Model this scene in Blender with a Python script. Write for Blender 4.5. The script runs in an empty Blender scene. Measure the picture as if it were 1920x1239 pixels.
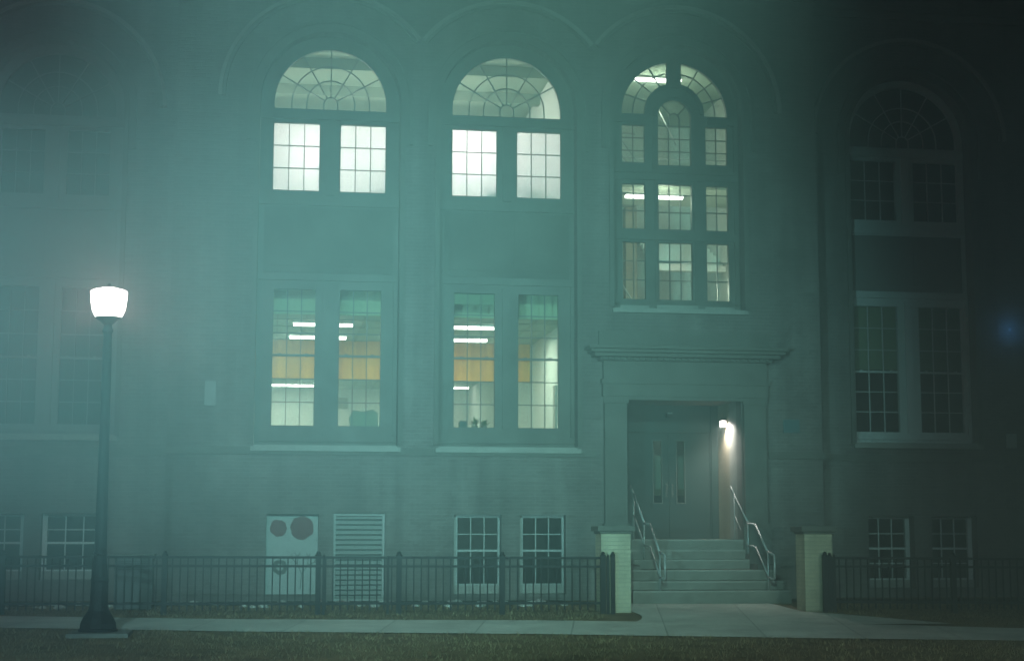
import bpy, bmesh, math, random
from mathutils import Vector, Matrix
from mathutils.geometry import tessellate_polygon
R = math.radians
scene = bpy.context.scene
col = scene.collection
random.seed(7)

# ------------------------------------------------------------------ camera
CX, CY, CZ = -4.87545747, -33.0, 1.45
cam_d = bpy.data.cameras.new("camera"); cam = bpy.data.objects.new("camera", cam_d); col.objects.link(cam)
cam_d.sensor_width = 36.0; cam_d.lens = 36.0 * 3000.0 / 1920.0; cam_d.clip_start = 0.1; cam_d.clip_end = 3000
yaw, pit, rol = 0.150372916, 0.124828537, 0.00174691323
fw = Vector((math.sin(yaw) * math.cos(pit), math.cos(yaw) * math.cos(pit), math.sin(pit)))
rt = Vector((math.cos(yaw), -math.sin(yaw), 0)); up = rt.cross(fw)
r2 = math.cos(rol) * rt + math.sin(rol) * up; u2 = -math.sin(rol) * rt + math.cos(rol) * up
M = Matrix((r2, u2, -fw)).transposed().to_4x4(); M.translation = Vector((CX, CY, CZ)); cam.matrix_world = M
scene.camera = cam

# ------------------------------------------------------------------ night sky, lamps, exposure
world = bpy.data.worlds.new("World"); scene.world = world; world.use_nodes = True
wn = world.node_tree.nodes; wl = world.node_tree.links
bg = wn["Background"]; sky = wn.new("ShaderNodeTexSky"); sky.sky_type = 'NISHITA'; sky.sun_disc = False
sky.sun_elevation = R(-4); sky.sun_rotation = R(200)
wl.new(sky.outputs[0], bg.inputs[0]); bg.inputs[1].default_value = 0.05
scene.view_settings.view_transform = 'Standard'; scene.view_settings.look = 'None'
scene.view_settings.exposure = 0; scene.view_settings.gamma = 1
scene.render.engine = 'CYCLES'
scene.cycles.volume_bounces = 0
scene.cycles.max_bounces = 6
scene.cycles.sample_clamp_indirect = 4
scene.cycles.use_denoising = True

def lamp(name, kind, loc, power, color, size=0.1, target=None, **kw):
    d = bpy.data.lights.new(name, kind); d.energy = power; d.color = color
    if kind in ('POINT', 'SPOT'): d.shadow_soft_size = size
    for k, v in kw.items(): setattr(d, k, v)
    o = bpy.data.objects.new(name, d); col.objects.link(o); o.location = loc
    if target is not None:
        o.rotation_euler = (Vector(target) - Vector(loc)).to_track_quat('-Z', 'Y').to_euler()
    return o
# two spots added over the camera, no known source: light fog and facade
lamp("added_fog_beam", 'SPOT', (-5.15, -31.4, 9.05), 35500, (0.37, 0.97, 0.84), 0.2, target=(-0.75, 0.0, 3.1), spot_size=2 * 0.311, spot_blend=1.0)
lamp("added_fog_beam", 'SPOT', (-6.5, -32.2, 6.5), 20000, (0.30, 0.74, 0.90), 0.2, target=(-3.2, 0.0, 6.5), spot_size=2 * 0.17, spot_blend=1.0)
# low spot added out of view left of the camera to brighten the fog
lamp("added_left_beam", 'SPOT', (-10.8, -31.46, 1.75), 55000, (0.24, 0.69, 0.71), 0.15, target=(1.54, 0.0, 5.39), spot_size=2 * 0.207, spot_blend=1.0)
# low lamp behind the photographer to the right: lights steps, piers and walk, throws their shadows on the wall
lamp("low_lamp_beam", 'SPOT', (5.0, -41.4, 1.68), 11000, (0.66, 1.0, 0.72), 0.10, target=(2.4, 0.0, 0.6), spot_size=2 * 0.17, spot_blend=1.0)
# unseen spots added high behind the camera to brighten walk and lawn
lamp("added_ground_beam", 'SPOT', (-4.0, -38.0, 9.0), 6000, (0.52, 0.98, 1.0), 0.25, target=(-1.0, -9.0, 0.0), spot_size=2 * 0.22, spot_blend=1.0)
lamp("added_ground_beam", 'SPOT', (3.0, -38.0, 9.0), 11000, (0.56, 0.96, 1.0), 0.25, target=(5.2, -8.0, 0.2), spot_size=2 * 0.23, spot_blend=1.0)
lamp("added_ground_beam", 'SPOT', (-10.0, -38.0, 9.0), 30000, (0.44, 0.90, 1.0), 0.25, target=(-6.0, -9.0, 0.0), spot_size=2 * 0.20, spot_blend=1.0)

IN = (0.90, 1.0, 0.80)      # colour of the indoor tubes
# ------------------------------------------------------------------ materials
def mat(name, color, rough=0.8, metal=0.0, noise=None, bump=None, emit=None, spec=0.3):
    m = bpy.data.materials.new(name); m.use_nodes = True
    n = m.node_tree.nodes; l = m.node_tree.links; b = n["Principled BSDF"]
    b.inputs["Base Color"].default_value = (*color, 1); b.inputs["Roughness"].default_value = rough
    b.inputs["Metallic"].default_value = metal; b.inputs["Specular IOR Level"].default_value = spec
    tc = n.new("ShaderNodeTexCoord")
    if noise:
        sc, amt = noise
        t = n.new("ShaderNodeTexNoise"); t.inputs["Scale"].default_value = sc; t.inputs["Detail"].default_value = 6; t.inputs["Roughness"].default_value = 0.65
        l.new(tc.outputs["Object"], t.inputs["Vector"])
        r = n.new("ShaderNodeValToRGB"); e = r.color_ramp.elements
        e[0].position = 0.3; e[1].position = 0.72
        e[0].color = (*[c * (1 - amt) for c in color], 1); e[1].color = (*[min(1, c * (1 + amt)) for c in color], 1)
        l.new(t.outputs["Fac"], r.inputs[0]); l.new(r.outputs[0], b.inputs["Base Color"])
    if bump:
        sc, st = bump
        t = n.new("ShaderNodeTexNoise"); t.inputs["Scale"].default_value = sc; t.inputs["Detail"].default_value = 8
        l.new(tc.outputs["Object"], t.inputs["Vector"])
        bp = n.new("ShaderNodeBump"); bp.inputs["Strength"].default_value = st; bp.inputs["Distance"].default_value = 0.02
        l.new(t.outputs["Fac"], bp.inputs["Height"]); l.new(bp.outputs[0], b.inputs["Normal"])
    if emit:
        b.inputs["Emission Color"].default_value = (*emit[0], 1); b.inputs["Emission Strength"].default_value = emit[1]
    return m

def brick_mat(name, c1, c2, mortar, scale=1.0):
    m = mat(name, c1, 0.9); n = m.node_tree.nodes; l = m.node_tree.links; b = n["Principled BSDF"]
    g = n.new("ShaderNodeNewGeometry"); sx = n.new("ShaderNodeSeparateXYZ"); l.new(g.outputs["Position"], sx.inputs[0])
    ad = n.new("ShaderNodeMath"); ad.operation = 'ADD'; l.new(sx.outputs[0], ad.inputs[0]); l.new(sx.outputs[1], ad.inputs[1])
    cx = n.new("ShaderNodeCombineXYZ"); l.new(ad.outputs[0], cx.inputs[0]); l.new(sx.outputs[2], cx.inputs[1])
    t = n.new("ShaderNodeTexBrick"); l.new(cx.outputs[0], t.inputs["Vector"])
    t.inputs["Color1"].default_value = (*c1, 1); t.inputs["Color2"].default_value = (*c2, 1); t.inputs["Mortar"].default_value = (*mortar, 1)
    t.inputs["Scale"].default_value = 1.0; t.inputs["Brick Width"].default_value = 0.215 * scale; t.inputs["Row Height"].default_value = 0.075 * scale
    t.inputs["Mortar Size"].default_value = 0.006 * scale; t.inputs["Bias"].default_value = -0.1
    nz = n.new("ShaderNodeTexNoise"); nz.inputs["Scale"].default_value = 0.7; nz.inputs["Detail"].default_value = 10; nz.inputs["Roughness"].default_value = 0.7; l.new(g.outputs["Position"], nz.inputs["Vector"])
    mx = n.new("ShaderNodeMix"); mx.data_type = 'RGBA'; mx.blend_type = 'MULTIPLY'; mx.inputs[0].default_value = 0.8
    st = n.new("ShaderNodeTexNoise"); mp = n.new("ShaderNodeMapping"); mp.inputs["Scale"].default_value = (2.4, 2.4, .16); st.inputs["Scale"].default_value = 1.0; st.inputs["Detail"].default_value = 6
    l.new(g.outputs["Position"], mp.inputs[0]); l.new(mp.outputs[0], st.inputs["Vector"])
    ml = n.new("ShaderNodeMath"); ml.operation = 'MULTIPLY'; l.new(nz.outputs["Fac"], ml.inputs[0]); l.new(st.outputs["Fac"], ml.inputs[1]); m2 = n.new("ShaderNodeMath"); m2.operation = 'MULTIPLY'; m2.inputs[1].default_value = 2.0; l.new(ml.outputs[0], m2.inputs[0])
    l.new(t.outputs["Color"], mx.inputs[6]); l.new(m2.outputs[0], mx.inputs[7]); l.new(mx.outputs[2], b.inputs["Base Color"])
    bp = n.new("ShaderNodeBump"); bp.inputs["Strength"].default_value = 0.5; bp.inputs["Distance"].default_value = 0.01; bp.invert = True
    l.new(t.outputs["Fac"], bp.inputs["Height"]); l.new(bp.outputs[0], b.inputs["Normal"])
    return m

def glass_mat(name, refl=0.35):
    m = bpy.data.materials.new(name); m.use_nodes = True; n = m.node_tree.nodes; l = m.node_tree.links
    n.remove(n["Principled BSDF"]); out = n["Material Output"]
    tr = n.new("ShaderNodeBsdfTransparent"); tr.inputs[0].default_value = (0.90, 0.95, 0.92, 1)
    gl = n.new("ShaderNodeBsdfGlossy"); gl.inputs["Roughness"].default_value = 0.2; gl.inputs["Color"].default_value = (.02, .02, .02, 1)
    fr = n.new("ShaderNodeFresnel"); fr.inputs[0].default_value = 1.45
    mx = n.new("ShaderNodeMixShader"); l.new(fr.outputs[0], mx.inputs[0]); l.new(tr.outputs[0], mx.inputs[1]); l.new(gl.outputs[0], mx.inputs[2])
    l.new(mx.outputs[0], out.inputs["Surface"]); return m

def frost_mat(name):
    m = bpy.data.materials.new(name); m.use_nodes = True; n = m.node_tree.nodes; l = m.node_tree.links
    n.remove(n["Principled BSDF"]); out = n["Material Output"]
    tr = n.new("ShaderNodeBsdfTranslucent"); tr.inputs[0].default_value = (0.86, 0.90, 0.88, 1)
    df = n.new("ShaderNodeBsdfDiffuse"); df.inputs[0].default_value = (0.75, 0.8, 0.78, 1)
    tc = n.new("ShaderNodeTexCoord"); nz = n.new("ShaderNodeTexNoise"); nz.inputs["Scale"].default_value = 1.7; nz.inputs["Detail"].default_value = 3
    l.new(tc.outputs["Object"], nz.inputs["Vector"])
    mr = n.new("ShaderNodeMapRange"); mr.inputs[3].default_value = 0.12; mr.inputs[4].default_value = 0.3; l.new(nz.outputs["Fac"], mr.inputs[0])
    mx = n.new("ShaderNodeMixShader"); l.new(mr.outputs[0], mx.inputs[0]); l.new(tr.outputs[0], mx.inputs[1]); l.new(df.outputs[0], mx.inputs[2])
    l.new(mx.outputs[0], out.inputs["Surface"]); return m

def emit_mat(name, color, s):
    m = bpy.data.materials.new(name); m.use_nodes = True; n = m.node_tree.nodes; l = m.node_tree.links
    n.remove(n["Principled BSDF"]); e = n.new("ShaderNodeEmission"); e.inputs[0].default_value = (*color, 1); e.inputs[1].default_value = s
    l.new(e.outputs[0], n["Material Output"].inputs["Surface"]); return m

BRICK = brick_mat("brick", (0.18, 0.165, 0.155), (0.235, 0.215, 0.20), (0.265, 0.255, 0.24))
TANBRICK = brick_mat("tan_brick", (0.42, 0.35, 0.25), (0.36, 0.29, 0.2), (0.3, 0.28, 0.25))
PIERBRICK = brick_mat("buff_brick", (0.74, 0.66, 0.48), (0.64, 0.58, 0.43), (0.50, 0.47, 0.38))
STONE = mat("limestone", (0.118, 0.116, 0.105), 0.85, noise=(3.0, 0.18), bump=(40, 0.25))
SILL = mat("sill_stone", (0.27, 0.26, 0.24), 0.6, noise=(5.0, 0.15), bump=(60, 0.2))
FRAME = mat("painted_frame", (0.108, 0.108, 0.096), 0.6, noise=(1.3, 0.28), bump=(9, .2))
FRAMEL = mat("pale_frame", (0.52, 0.525, 0.52), 0.5, noise=(6, 0.1))
FRAMED = mat("dull_frame", (0.16, 0.165, 0.16), 0.5, noise=(6, 0.1))
SPAND = mat("spandrel_paint", (0.085, 0.085, 0.074), 0.7, noise=(1.1, 0.35), bump=(7, .3))
FRAMEM = mat("grey_white_frame", (0.32, 0.325, 0.32), 0.5, noise=(6, 0.15))
MUNT = mat("muntin_paint", (0.10, 0.11, 0.105), 0.5)
GLASS = glass_mat("window_glass")
FROST = frost_mat("frosted_glass")
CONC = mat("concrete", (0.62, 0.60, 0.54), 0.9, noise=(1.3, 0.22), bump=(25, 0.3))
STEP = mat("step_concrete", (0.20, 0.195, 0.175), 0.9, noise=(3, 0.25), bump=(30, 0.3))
BLACK = mat("black_iron", (0.006, 0.008, 0.010), 0.6, metal=0.0, noise=(12, 0.3))
STEEL = mat("galvanised_steel", (0.42, 0.44, 0.44), 0.5, metal=0.5)
DOORM = mat("door_paint", (0.024, 0.040, 0.037), 0.45, noise=(4, 0.12))
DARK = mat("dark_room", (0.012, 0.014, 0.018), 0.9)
PLASTER = mat("white_plaster", (0.72, 0.74, 0.70), 0.9, noise=(1.5, 0.05))
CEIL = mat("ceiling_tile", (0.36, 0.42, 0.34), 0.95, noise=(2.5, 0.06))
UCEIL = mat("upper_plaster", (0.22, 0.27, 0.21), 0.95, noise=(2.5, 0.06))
WOOD = mat("wood_panel", (0.62, 0.42, 0.16), 0.55)
def vstripes(m, sc, c1, c2):
    n = m.node_tree.nodes; l = m.node_tree.links; b = n["Principled BSDF"]
    g = n.new("ShaderNodeNewGeometry"); mp = n.new("ShaderNodeMapping"); mp.inputs["Scale"].default_value = (sc, 1.0, 0.5)
    t = n.new("ShaderNodeTexNoise"); t.inputs["Scale"].default_value = 1.0; t.inputs["Detail"].default_value = 4
    r = n.new("ShaderNodeValToRGB"); r.color_ramp.elements[0].position = 0.35; r.color_ramp.elements[1].position = 0.65
    r.color_ramp.elements[0].color = (*c1, 1); r.color_ramp.elements[1].color = (*c2, 1)
    l.new(g.outputs["Position"], mp.inputs[0]); l.new(mp.outputs[0], t.inputs["Vector"]); l.new(t.outputs["Fac"], r.inputs[0]); l.new(r.outputs[0], b.inputs["Base Color"])
vstripes(WOOD, 9.0, (0.58, 0.24, 0.02), (0.80, 0.38, 0.04))
TUBE = emit_mat("fluorescent_tube", (1.0, 0.93, 0.88), 12.0)
GLOBE = emit_mat("lamp_globe_glow", (1.0, 0.90, 0.86), 12.0)      # milky globe: half of the bulb's light passes straight through
_n = GLOBE.node_tree.nodes; _l = GLOBE.node_tree.links; _m = _n.new("ShaderNodeMixShader"); _t = _n.new("ShaderNodeBsdfTransparent")
_l.new(_n["Emission"].outputs[0], _m.inputs[1]); _l.new(_t.outputs[0], _m.inputs[2]); _l.new(_m.outputs[0], _n["Material Output"].inputs["Surface"])
WALLAMP = emit_mat("wall_lamp_glow", (1.0, 0.90, 0.85), 9.0)
BLIND = mat("roller_blind", (0.27, 0.28, 0.20), 0.9)
PALE = mat("pale_board", (0.34, 0.37, 0.36), 0.7, noise=(5, 0.08))
REDP = mat("dull_red_paint", (0.14, 0.055, 0.055), 0.8, noise=(9, 0.2))
TWIG = mat("twig_paint", (0.10, 0.11, 0.10), 0.8)
ROCK = mat("pale_rock", (0.5, 0.49, 0.46), 0.9, noise=(6, 0.3), bump=(20, 0.5))
LEAF = mat("houseplant_leaf", (0.09, 0.14, 0.04), 0.6)
ASPH = mat("roof_felt", (0.05, 0.05, 0.05), 0.9)

# ------------------------------------------------------------------ mesh helpers
class MB:
    def __init__(s): s.v = []; s.f = []
    def add(s, vs, fs):
        k = len(s.v); s.v += [tuple(v) for v in vs]; s.f += [tuple(i + k for i in f) for f in fs]; return s
    def box(s, x0, x1, y0, y1, z0, z1):
        vs = [(x, y, z) for x in (x0, x1) for y in (y0, y1) for z in (z0, z1)]
        return s.add(vs, [(0, 1, 3, 2), (4, 6, 7, 5), (0, 4, 5, 1), (2, 3, 7, 6), (0, 2, 6, 4), (1, 5, 7, 3)])
    def bar(s, a, b, r, n=8):
        a = Vector(a); b = Vector(b); d = (b - a).normalized(); u = d.orthogonal().normalized(); w = d.cross(u)
        vs = []
        for p in (a, b):
            for i in range(n):
                t = 2 * math.pi * i / n; vs.append(p + u * math.cos(t) * r + w * math.sin(t) * r)
        fs = [(i, (i + 1) % n, n + (i + 1) % n, n + i) for i in range(n)] + [tuple(range(n - 1, -1, -1)), tuple(range(n, 2 * n))]
        return s.add(vs, fs)
    def path(s, pts, r, n=8):
        for a, b in zip(pts, pts[1:]): s.bar(a, b, r, n)
        for p in pts[1:-1]: s.ball(p, r * 1.02)
        return s
    def ball(s, c, r, n=10, m=6, sz=1.0):
        vs = [(c[0], c[1], c[2] + r * sz)]
        for j in range(1, m):
            for i in range(n):
                t = 2 * math.pi * i / n; p = math.pi * j / m
                vs.append((c[0] + r * math.sin(p) * math.cos(t), c[1] + r * math.sin(p) * math.sin(t), c[2] + r * sz * math.cos(p)))
        vs.append((c[0], c[1], c[2] - r * sz)); e = len(vs) - 1
        fs = [(0, 1 + i, 1 + (i + 1) % n) for i in range(n)]
        for j in range(m - 2):
            for i in range(n): fs.append((1 + j * n + i, 1 + (j + 1) * n + i, 1 + (j + 1) * n + (i + 1) % n, 1 + j * n + (i + 1) % n))
        fs += [(e, 1 + (m - 2) * n + (i + 1) % n, 1 + (m - 2) * n + i) for i in range(n)]
        return s.add(vs, fs)
    def lathe(s, c, prof, n=24):
        vs = []
        for r, z in prof:
            for i in range(n):
                t = 2 * math.pi * i / n; vs.append((c[0] + r * math.cos(t), c[1] + r * math.sin(t), c[2] + z))
        fs = []
        for j in range(len(prof) - 1):
            for i in range(n): fs.append((j * n + i, j * n + (i + 1) % n, (j + 1) * n + (i + 1) % n, (j + 1) * n + i))
        fs += [tuple(range(n - 1, -1, -1)), tuple(range((len(prof) - 1) * n, len(prof) * n))]
        return s.add(vs, fs)
    def arc(s, cx, cz, ri, ro, y0, y1, a0=0, a1=180, n=32, stilt=0.0):
        """ring segment in the wall plane, from a0 to a1 degrees, box section; stilt adds straight legs below"""
        pts = [(a0 + (a1 - a0) * i / n) for i in range(n + 1)]
        P = [(math.cos(R(a)), math.sin(R(a)), 0) for a in pts]
        if stilt > 0: P = [(P[0][0], P[0][1], -stilt)] + P + [(P[-1][0], P[-1][1], -stilt)]
        vs = []
        for c, sn, dz in P:
            for r, y in ((ri, y0), (ro, y0), (ro, y1), (ri, y1)): vs.append((cx + r * c, y, cz + r * sn + dz))
        fs = []
        for i in range(len(P) - 1):
            for k in range(4): fs.append((i * 4 + k, i * 4 + (k + 1) % 4, (i + 1) * 4 + (k + 1) % 4, (i + 1) * 4 + k))
        e = (len(P) - 1) * 4; fs += [(3, 2, 1, 0), (e, e + 1, e + 2, e + 3)]
        return s.add(vs, fs)
    def prism(s, poly, y0, y1):
        """polygon in the (x,z) plane extruded along y, holes allowed: poly = [outer, hole, ...]"""
        return s.holed(poly, y0, y1)
    def holed(s, loops, y0, y1):
        tri = tessellate_polygon([[Vector((x, z, 0)) for x, z in lp] for lp in loops])
        flat = [p for lp in loops for p in lp]; n = len(flat)
        vs = [(x, y0, z) for x, z in flat] + [(x, y1, z) for x, z in flat]
        fs = [tuple(t) for t in tri] + [tuple(i + n for i in reversed(t)) for t in tri]
        k = 0
        for lp in loops:
            m = len(lp)
            for i in range(m): fs.append((k + i, k + (i + 1) % m, n + k + (i + 1) % m, n + k + i))
            k += m
        return s.add(vs, fs)
    def build(s, name, m, parent=None, smooth=False, bevel=0.0):
        me = bpy.data.meshes.new(name); me.from_pydata(s.v, [], s.f); me.materials.append(m)
        bm = bmesh.new(); bm.from_mesh(me)
        bmesh.ops.recalc_face_normals(bm, faces=bm.faces); bm.to_mesh(me); bm.free()
        if smooth: me.polygons.foreach_set("use_smooth", [True] * len(me.polygons))
        o = bpy.data.objects.new(name, me); col.objects.link(o)
        if parent is not None: o.parent = parent; o.matrix_parent_inverse = Matrix.Translation(parent_world(parent)).inverted()
        if bevel:
            b = o.modifiers.new("bevel", 'BEVEL'); b.width = bevel; b.segments = 2; b.limit_method = 'ANGLE'
        return o
def parent_world(o):
    v = Vector(o.location)
    p = o.parent
    return v if o.type == 'EMPTY' else Vector((0, 0, 0)) + (parent_world(p) * 0 if p else Vector((0, 0, 0)))
def tag(o, label=None, cat=None, group=None, kind=None):
    if label: o['label'] = label
    if cat: o['category'] = cat
    if group: o['group'] = group
    if kind: o['kind'] = kind
    return o
def empty(name, loc, label, cat, group=None):
    o = bpy.data.objects.new(name, None); col.objects.link(o); o.location = loc; o.empty_display_size = 0.2
    return tag(o, label, cat, group)
def arch_loop(x0, x1, z0, zs, n=28):
    c = (x0 + x1) / 2; r = (x1 - x0) / 2
    return [(x0, z0), (x1, z0)] + [(c + r * math.cos(math.pi * i / n), zs + r * math.sin(math.pi * i / n)) for i in range(n + 1)]
def rect(x0, x1, z0, z1): return [(x0, z0), (x1, z0), (x1, z1), (x0, z1)]

# ------------------------------------------------------------------ ground
def T(x, y):
    if y > -2: return 0.05
    z = -0.02 + (y + 4) * 0.035
    return max(z, -0.30)
rear = [(-60, 7.5), (-9.4, -3.96), (-5.4, -4.87), (-0.3, -5.44), (5.45, -6.66), (7.64, -7.49), (60, -24)]
front = [(-60, 5.3), (-9.06, -6.12), (-5.35, -7.03), (-0.7, -7.80), (3.3, -8.75), (6.6, -9.40), (60, -27)]
rear[0] = (-60, -2.6); front[0] = (-60, -4.9)
rear[-1] = (60, -21.0); front[-1] = (60, -23.2)
def interp(P, x):
    for (a, b), (c, d) in zip(P, P[1:]):
        if a <= x <= c: return b + (d - b) * (x - a) / (c - a)
g = MB(); xs = [-400, -120, -60] + [-30 + i for i in range(61)] + [60, 120, 400]
ys = [-400, -150, -80, -50] + [-40 + 0.5 * i for i in range(81)] + [5, 40, 400]
vs = [(x, y, T(x, y) + (0.006 * math.sin(x * 1.7 + y) * math.cos(y * 2.1) - .006 if -40 < y < -2.2 else 0)) for y in ys for x in xs]
nx = len(xs); g.add(vs, [(j * nx + i, j * nx + i + 1, (j + 1) * nx + i + 1, (j + 1) * nx + i) for j in range(len(ys) - 1) for i in range(nx - 1)])
GRASSM = mat("lawn", (0.19, 0.135, 0.075), 0.95, noise=(2.2, 0.55), bump=(30, 0.8))
tag(g.build("ground", GRASSM), kind="structure")
def sheet(name, left, right, m, dz):
    b = MB(); n = len(left)
    b.add([(x, y, T(x, y) + dz) for x, y in left] + [(x, y, T(x, y) + dz) for x, y in right], [(i, i + 1, n + i + 1, n + i) for i in range(n - 1)])
    return tag(b.build(name, m), kind="structure")
sxs = [-60, -40, -30, -20, -15] + [-12 + 0.75 * i for i in range(30)] + [12, 16, 20, 30, 40, 60]
WALKM = CONC.copy(); WALKM.name = "sidewalk_concrete"
_n = WALKM.node_tree.nodes; _l = WALKM.node_tree.links; _b = _n["Principled BSDF"]; _g = _n.new("ShaderNodeNewGeometry")
_m = _n.new("ShaderNodeMapping"); _m.inputs["Rotation"].default_value = (0, 0, R(12)); _l.new(_g.outputs["Position"], _m.inputs[0])
_t = _n.new("ShaderNodeTexBrick"); _t.offset = 0; _t.inputs["Scale"].default_value = 1; _t.inputs["Brick Width"].default_value = 1.52; _t.inputs["Row Height"].default_value = 30.0; _t.inputs["Mortar Size"].default_value = .014
_t.inputs["Color1"].default_value = (1, 1, 1, 1); _t.inputs["Color2"].default_value = (.90, .90, .90, 1); _t.inputs["Mortar"].default_value = (.62, .62, .62, 1); _l.new(_m.outputs[0], _t.inputs["Vector"])
_x = _n.new("ShaderNodeMix"); _x.data_type = 'RGBA'; _x.blend_type = 'MULTIPLY'; _x.inputs[0].default_value = 1.0
_src = _b.inputs["Base Color"].links[0].from_socket; _l.new(_src, _x.inputs[6]); _l.new(_t.outputs["Color"], _x.inputs[7]); _l.new(_x.outputs[2], _b.inputs["Base Color"])
sheet("sidewalk", [(x, interp(rear, x)) for x in sxs], [(x, interp(front, x)) for x in sxs], WALKM, 0.010)
# flared entrance walk from the steps to the sidewalk
w = MB(); L = []; Rr = []
for i in range(15):
    y = -1.6 - i * 0.36; t = max(0, (-y - 4.3) / 2.3)
    L.append((1.78 - (0.9 * t * t if t > 0 else 0) * 0.9, y)); Rr.append((4.95 + 1.5 * t + 0.3 * (t > 0), y))
L[-1] = (0.6, -6.64)
n = len(L); w.add([(x, y, T(x, y) + 0.015) for x, y in L] + [(x, y, T(x, y) + 0.015) for x, y in Rr], [(i, i + 1, n + i + 1, n + i) for i in range(n - 1)])
tag(w.build("path", WALKM), kind="structure")
# planting bed strip between fence and wall
w = MB(); w.add([(-12, -2.0, .058), (1.1, -2.0, .058), (1.1, -.34, .062), (-12, -.34, .062)], [(0, 1, 2, 3)])
w.add([(5.7, -2.0, .058), (14, -2.0, .058), (14, -.34, .062), (5.7, -.34, .062)], [(0, 1, 2, 3)])
tag(w.build("ground_bed", mat("mulch", (0.06, 0.05, 0.04), 0.95, noise=(8, 0.4), bump=(30, 1.0))), kind="structure")

# short winter grass, one mass
rnd = random.Random(3); gb = MB(); V = []; F = []
def in_walk(x, y):
    f = interp(front, x); r = interp(rear, x)
    if f + 0.02 * math.sin(x * 7) < y < r + 0.03 * math.sin(x * 9): return True
    if y >= r and 1.2 - 0.35 * max(0, -y - 4.3) ** 1.5 < x < 5.1 + 0.7 * max(0, -y - 4.3): return True
    return False
for i in range(42000):
    x = rnd.uniform(-11.5, 9.5); y = -2.1 - 12.4 * rnd.random()
    if in_walk(x, y) or (abs(x + 7.3) < .45 and abs(y + 7.3) < .5): continue
    h = rnd.uniform(.02, .06) * (0.7 + .6 * math.sin(x * 3.1 + y * 2.3) ** 2); a = rnd.uniform(0, 6.28); w_ = .006
    z = T(x, y); k = len(V)
    V += [(x - w_ * math.cos(a), y - w_ * math.sin(a), z), (x + w_ * math.cos(a), y + w_ * math.sin(a), z), (x + rnd.uniform(-.03, .03), y + rnd.uniform(-.03, .03), z + h)]
    F.append((k, k + 1, k + 2))
me = bpy.data.meshes.new("grass"); me.from_pydata(V, [], F)
me.materials.append(mat("grass_blades", (0.24, 0.18, 0.10), 0.8, noise=(1.5, 0.5)))
go = bpy.data.objects.new("grass", me); col.objects.link(go)
tag(go, "short dry winter grass on both sides of the sidewalk", "grass", kind="stuff")

# ------------------------------------------------------------------ the school building
B = empty("school_building", (0, 0, 0), "long foggy brick school with tall arched windows and a stone entrance porch", "building")
YF = -0.35          # pavilion wall face
PX0, PX1 = -6.9, 6.75
ZT = 14.6
BAYS = (-3.739, 0.0)
E3 = 3.67
DX0, DX1, DZ1 = 2.50, 4.98, 4.22    # entrance recess
holes = []
for c in BAYS: holes.append(arch_loop(c - 1.45, c + 1.45, 3.14, 10.34))
holes.append(arch_loop(E3 - 1.42, E3 + 1.42, 6.10, 10.45))
holes.append(rect(DX0, DX1, 0.9, DZ1))
BASE = [(-4.90, -3.86, .19, 1.79), (-3.56, -2.52, .05, 1.81), (-1.12, -0.14, .19, 1.79), (.24, 1.20, .19, 1.79)]
for b in BASE: holes.append(rect(*b))
MB().holed([rect(PX0, PX1, -0.4, ZT)] + holes, YF, 0.06).build("facade_wall", BRICK, B)
# set-back wings
WY = 0.50; WG = 0.90
W4 = 9.235; W0 = -9.41
def wing(x0, x1, cx, hw, base):
    hs = [arch_loop(cx - hw, cx + hw, 3.36, 10.25)] + [rect(*b) for b in base]
    MB().holed([rect(x0, x1, -0.4, ZT)] + hs, WY, WG + 0.06).build("wing_wall", BRICK, B)
BASE4 = [(8.05, 9.10, .25, 1.80), (9.50, 10.55, .25, 1.80)]
BASE0 = [(-10.80, -9.72, .47, 1.80), (-9.39, -8.18, .47, 1.80)]
wing(PX1, 24, W4, 1.42, BASE4); wing(-24, PX0, W0, 1.40, BASE0)
b = MB(); b.box(-24, -23.6, WG + .07, 24, -.4, ZT).box(23.6, 24, WG + .07, 24, -.4, ZT).box(-24, 24, 24, 24.4, -.4, ZT)
b.box(PX0, PX0 + .3, .065, WG + .3, -.4, ZT - .01).box(PX1 - .3, PX1, .065, WG + .3, -.4, ZT - .01).build("outer_wall", BRICK, B)
MB().box(-24.2, 24.2, .2, 24.5, ZT + .003, ZT + .3).box(PX0 - .1, PX1 + .1, -.6, .195, ZT + .003, ZT + .3).build("roof", ASPH, B)
# stone belt courses, water table and cornice
b = MB()
for (x0, x1, yf) in ((PX0 - .05, PX1 + .05, YF), (PX1 + .055, 24, WY), (-24, PX0 - .055, WY)):
    b.box(x0, x1, yf - .07, yf - .002, 12.98, 13.14).box(x0, x1, yf - .12, yf - .002, 13.143, 13.22)
    b.box(x0, x1, yf - .30, yf - .002, 14.1, 14.6)
b.build("cornice", STONE, B)
b = MB()
segs = [(PX0 - .04, 1.90, YF), (5.55, PX1 + .04, YF), (PX1 + .045, 24, WY), (-24, PX0 - .045, WY)]
for (x0, x1, yf) in segs: b.box(x0, x1, yf - .05, yf - .002, 2.98, 3.12)
b.build("belt_course", STONE, B)

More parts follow.
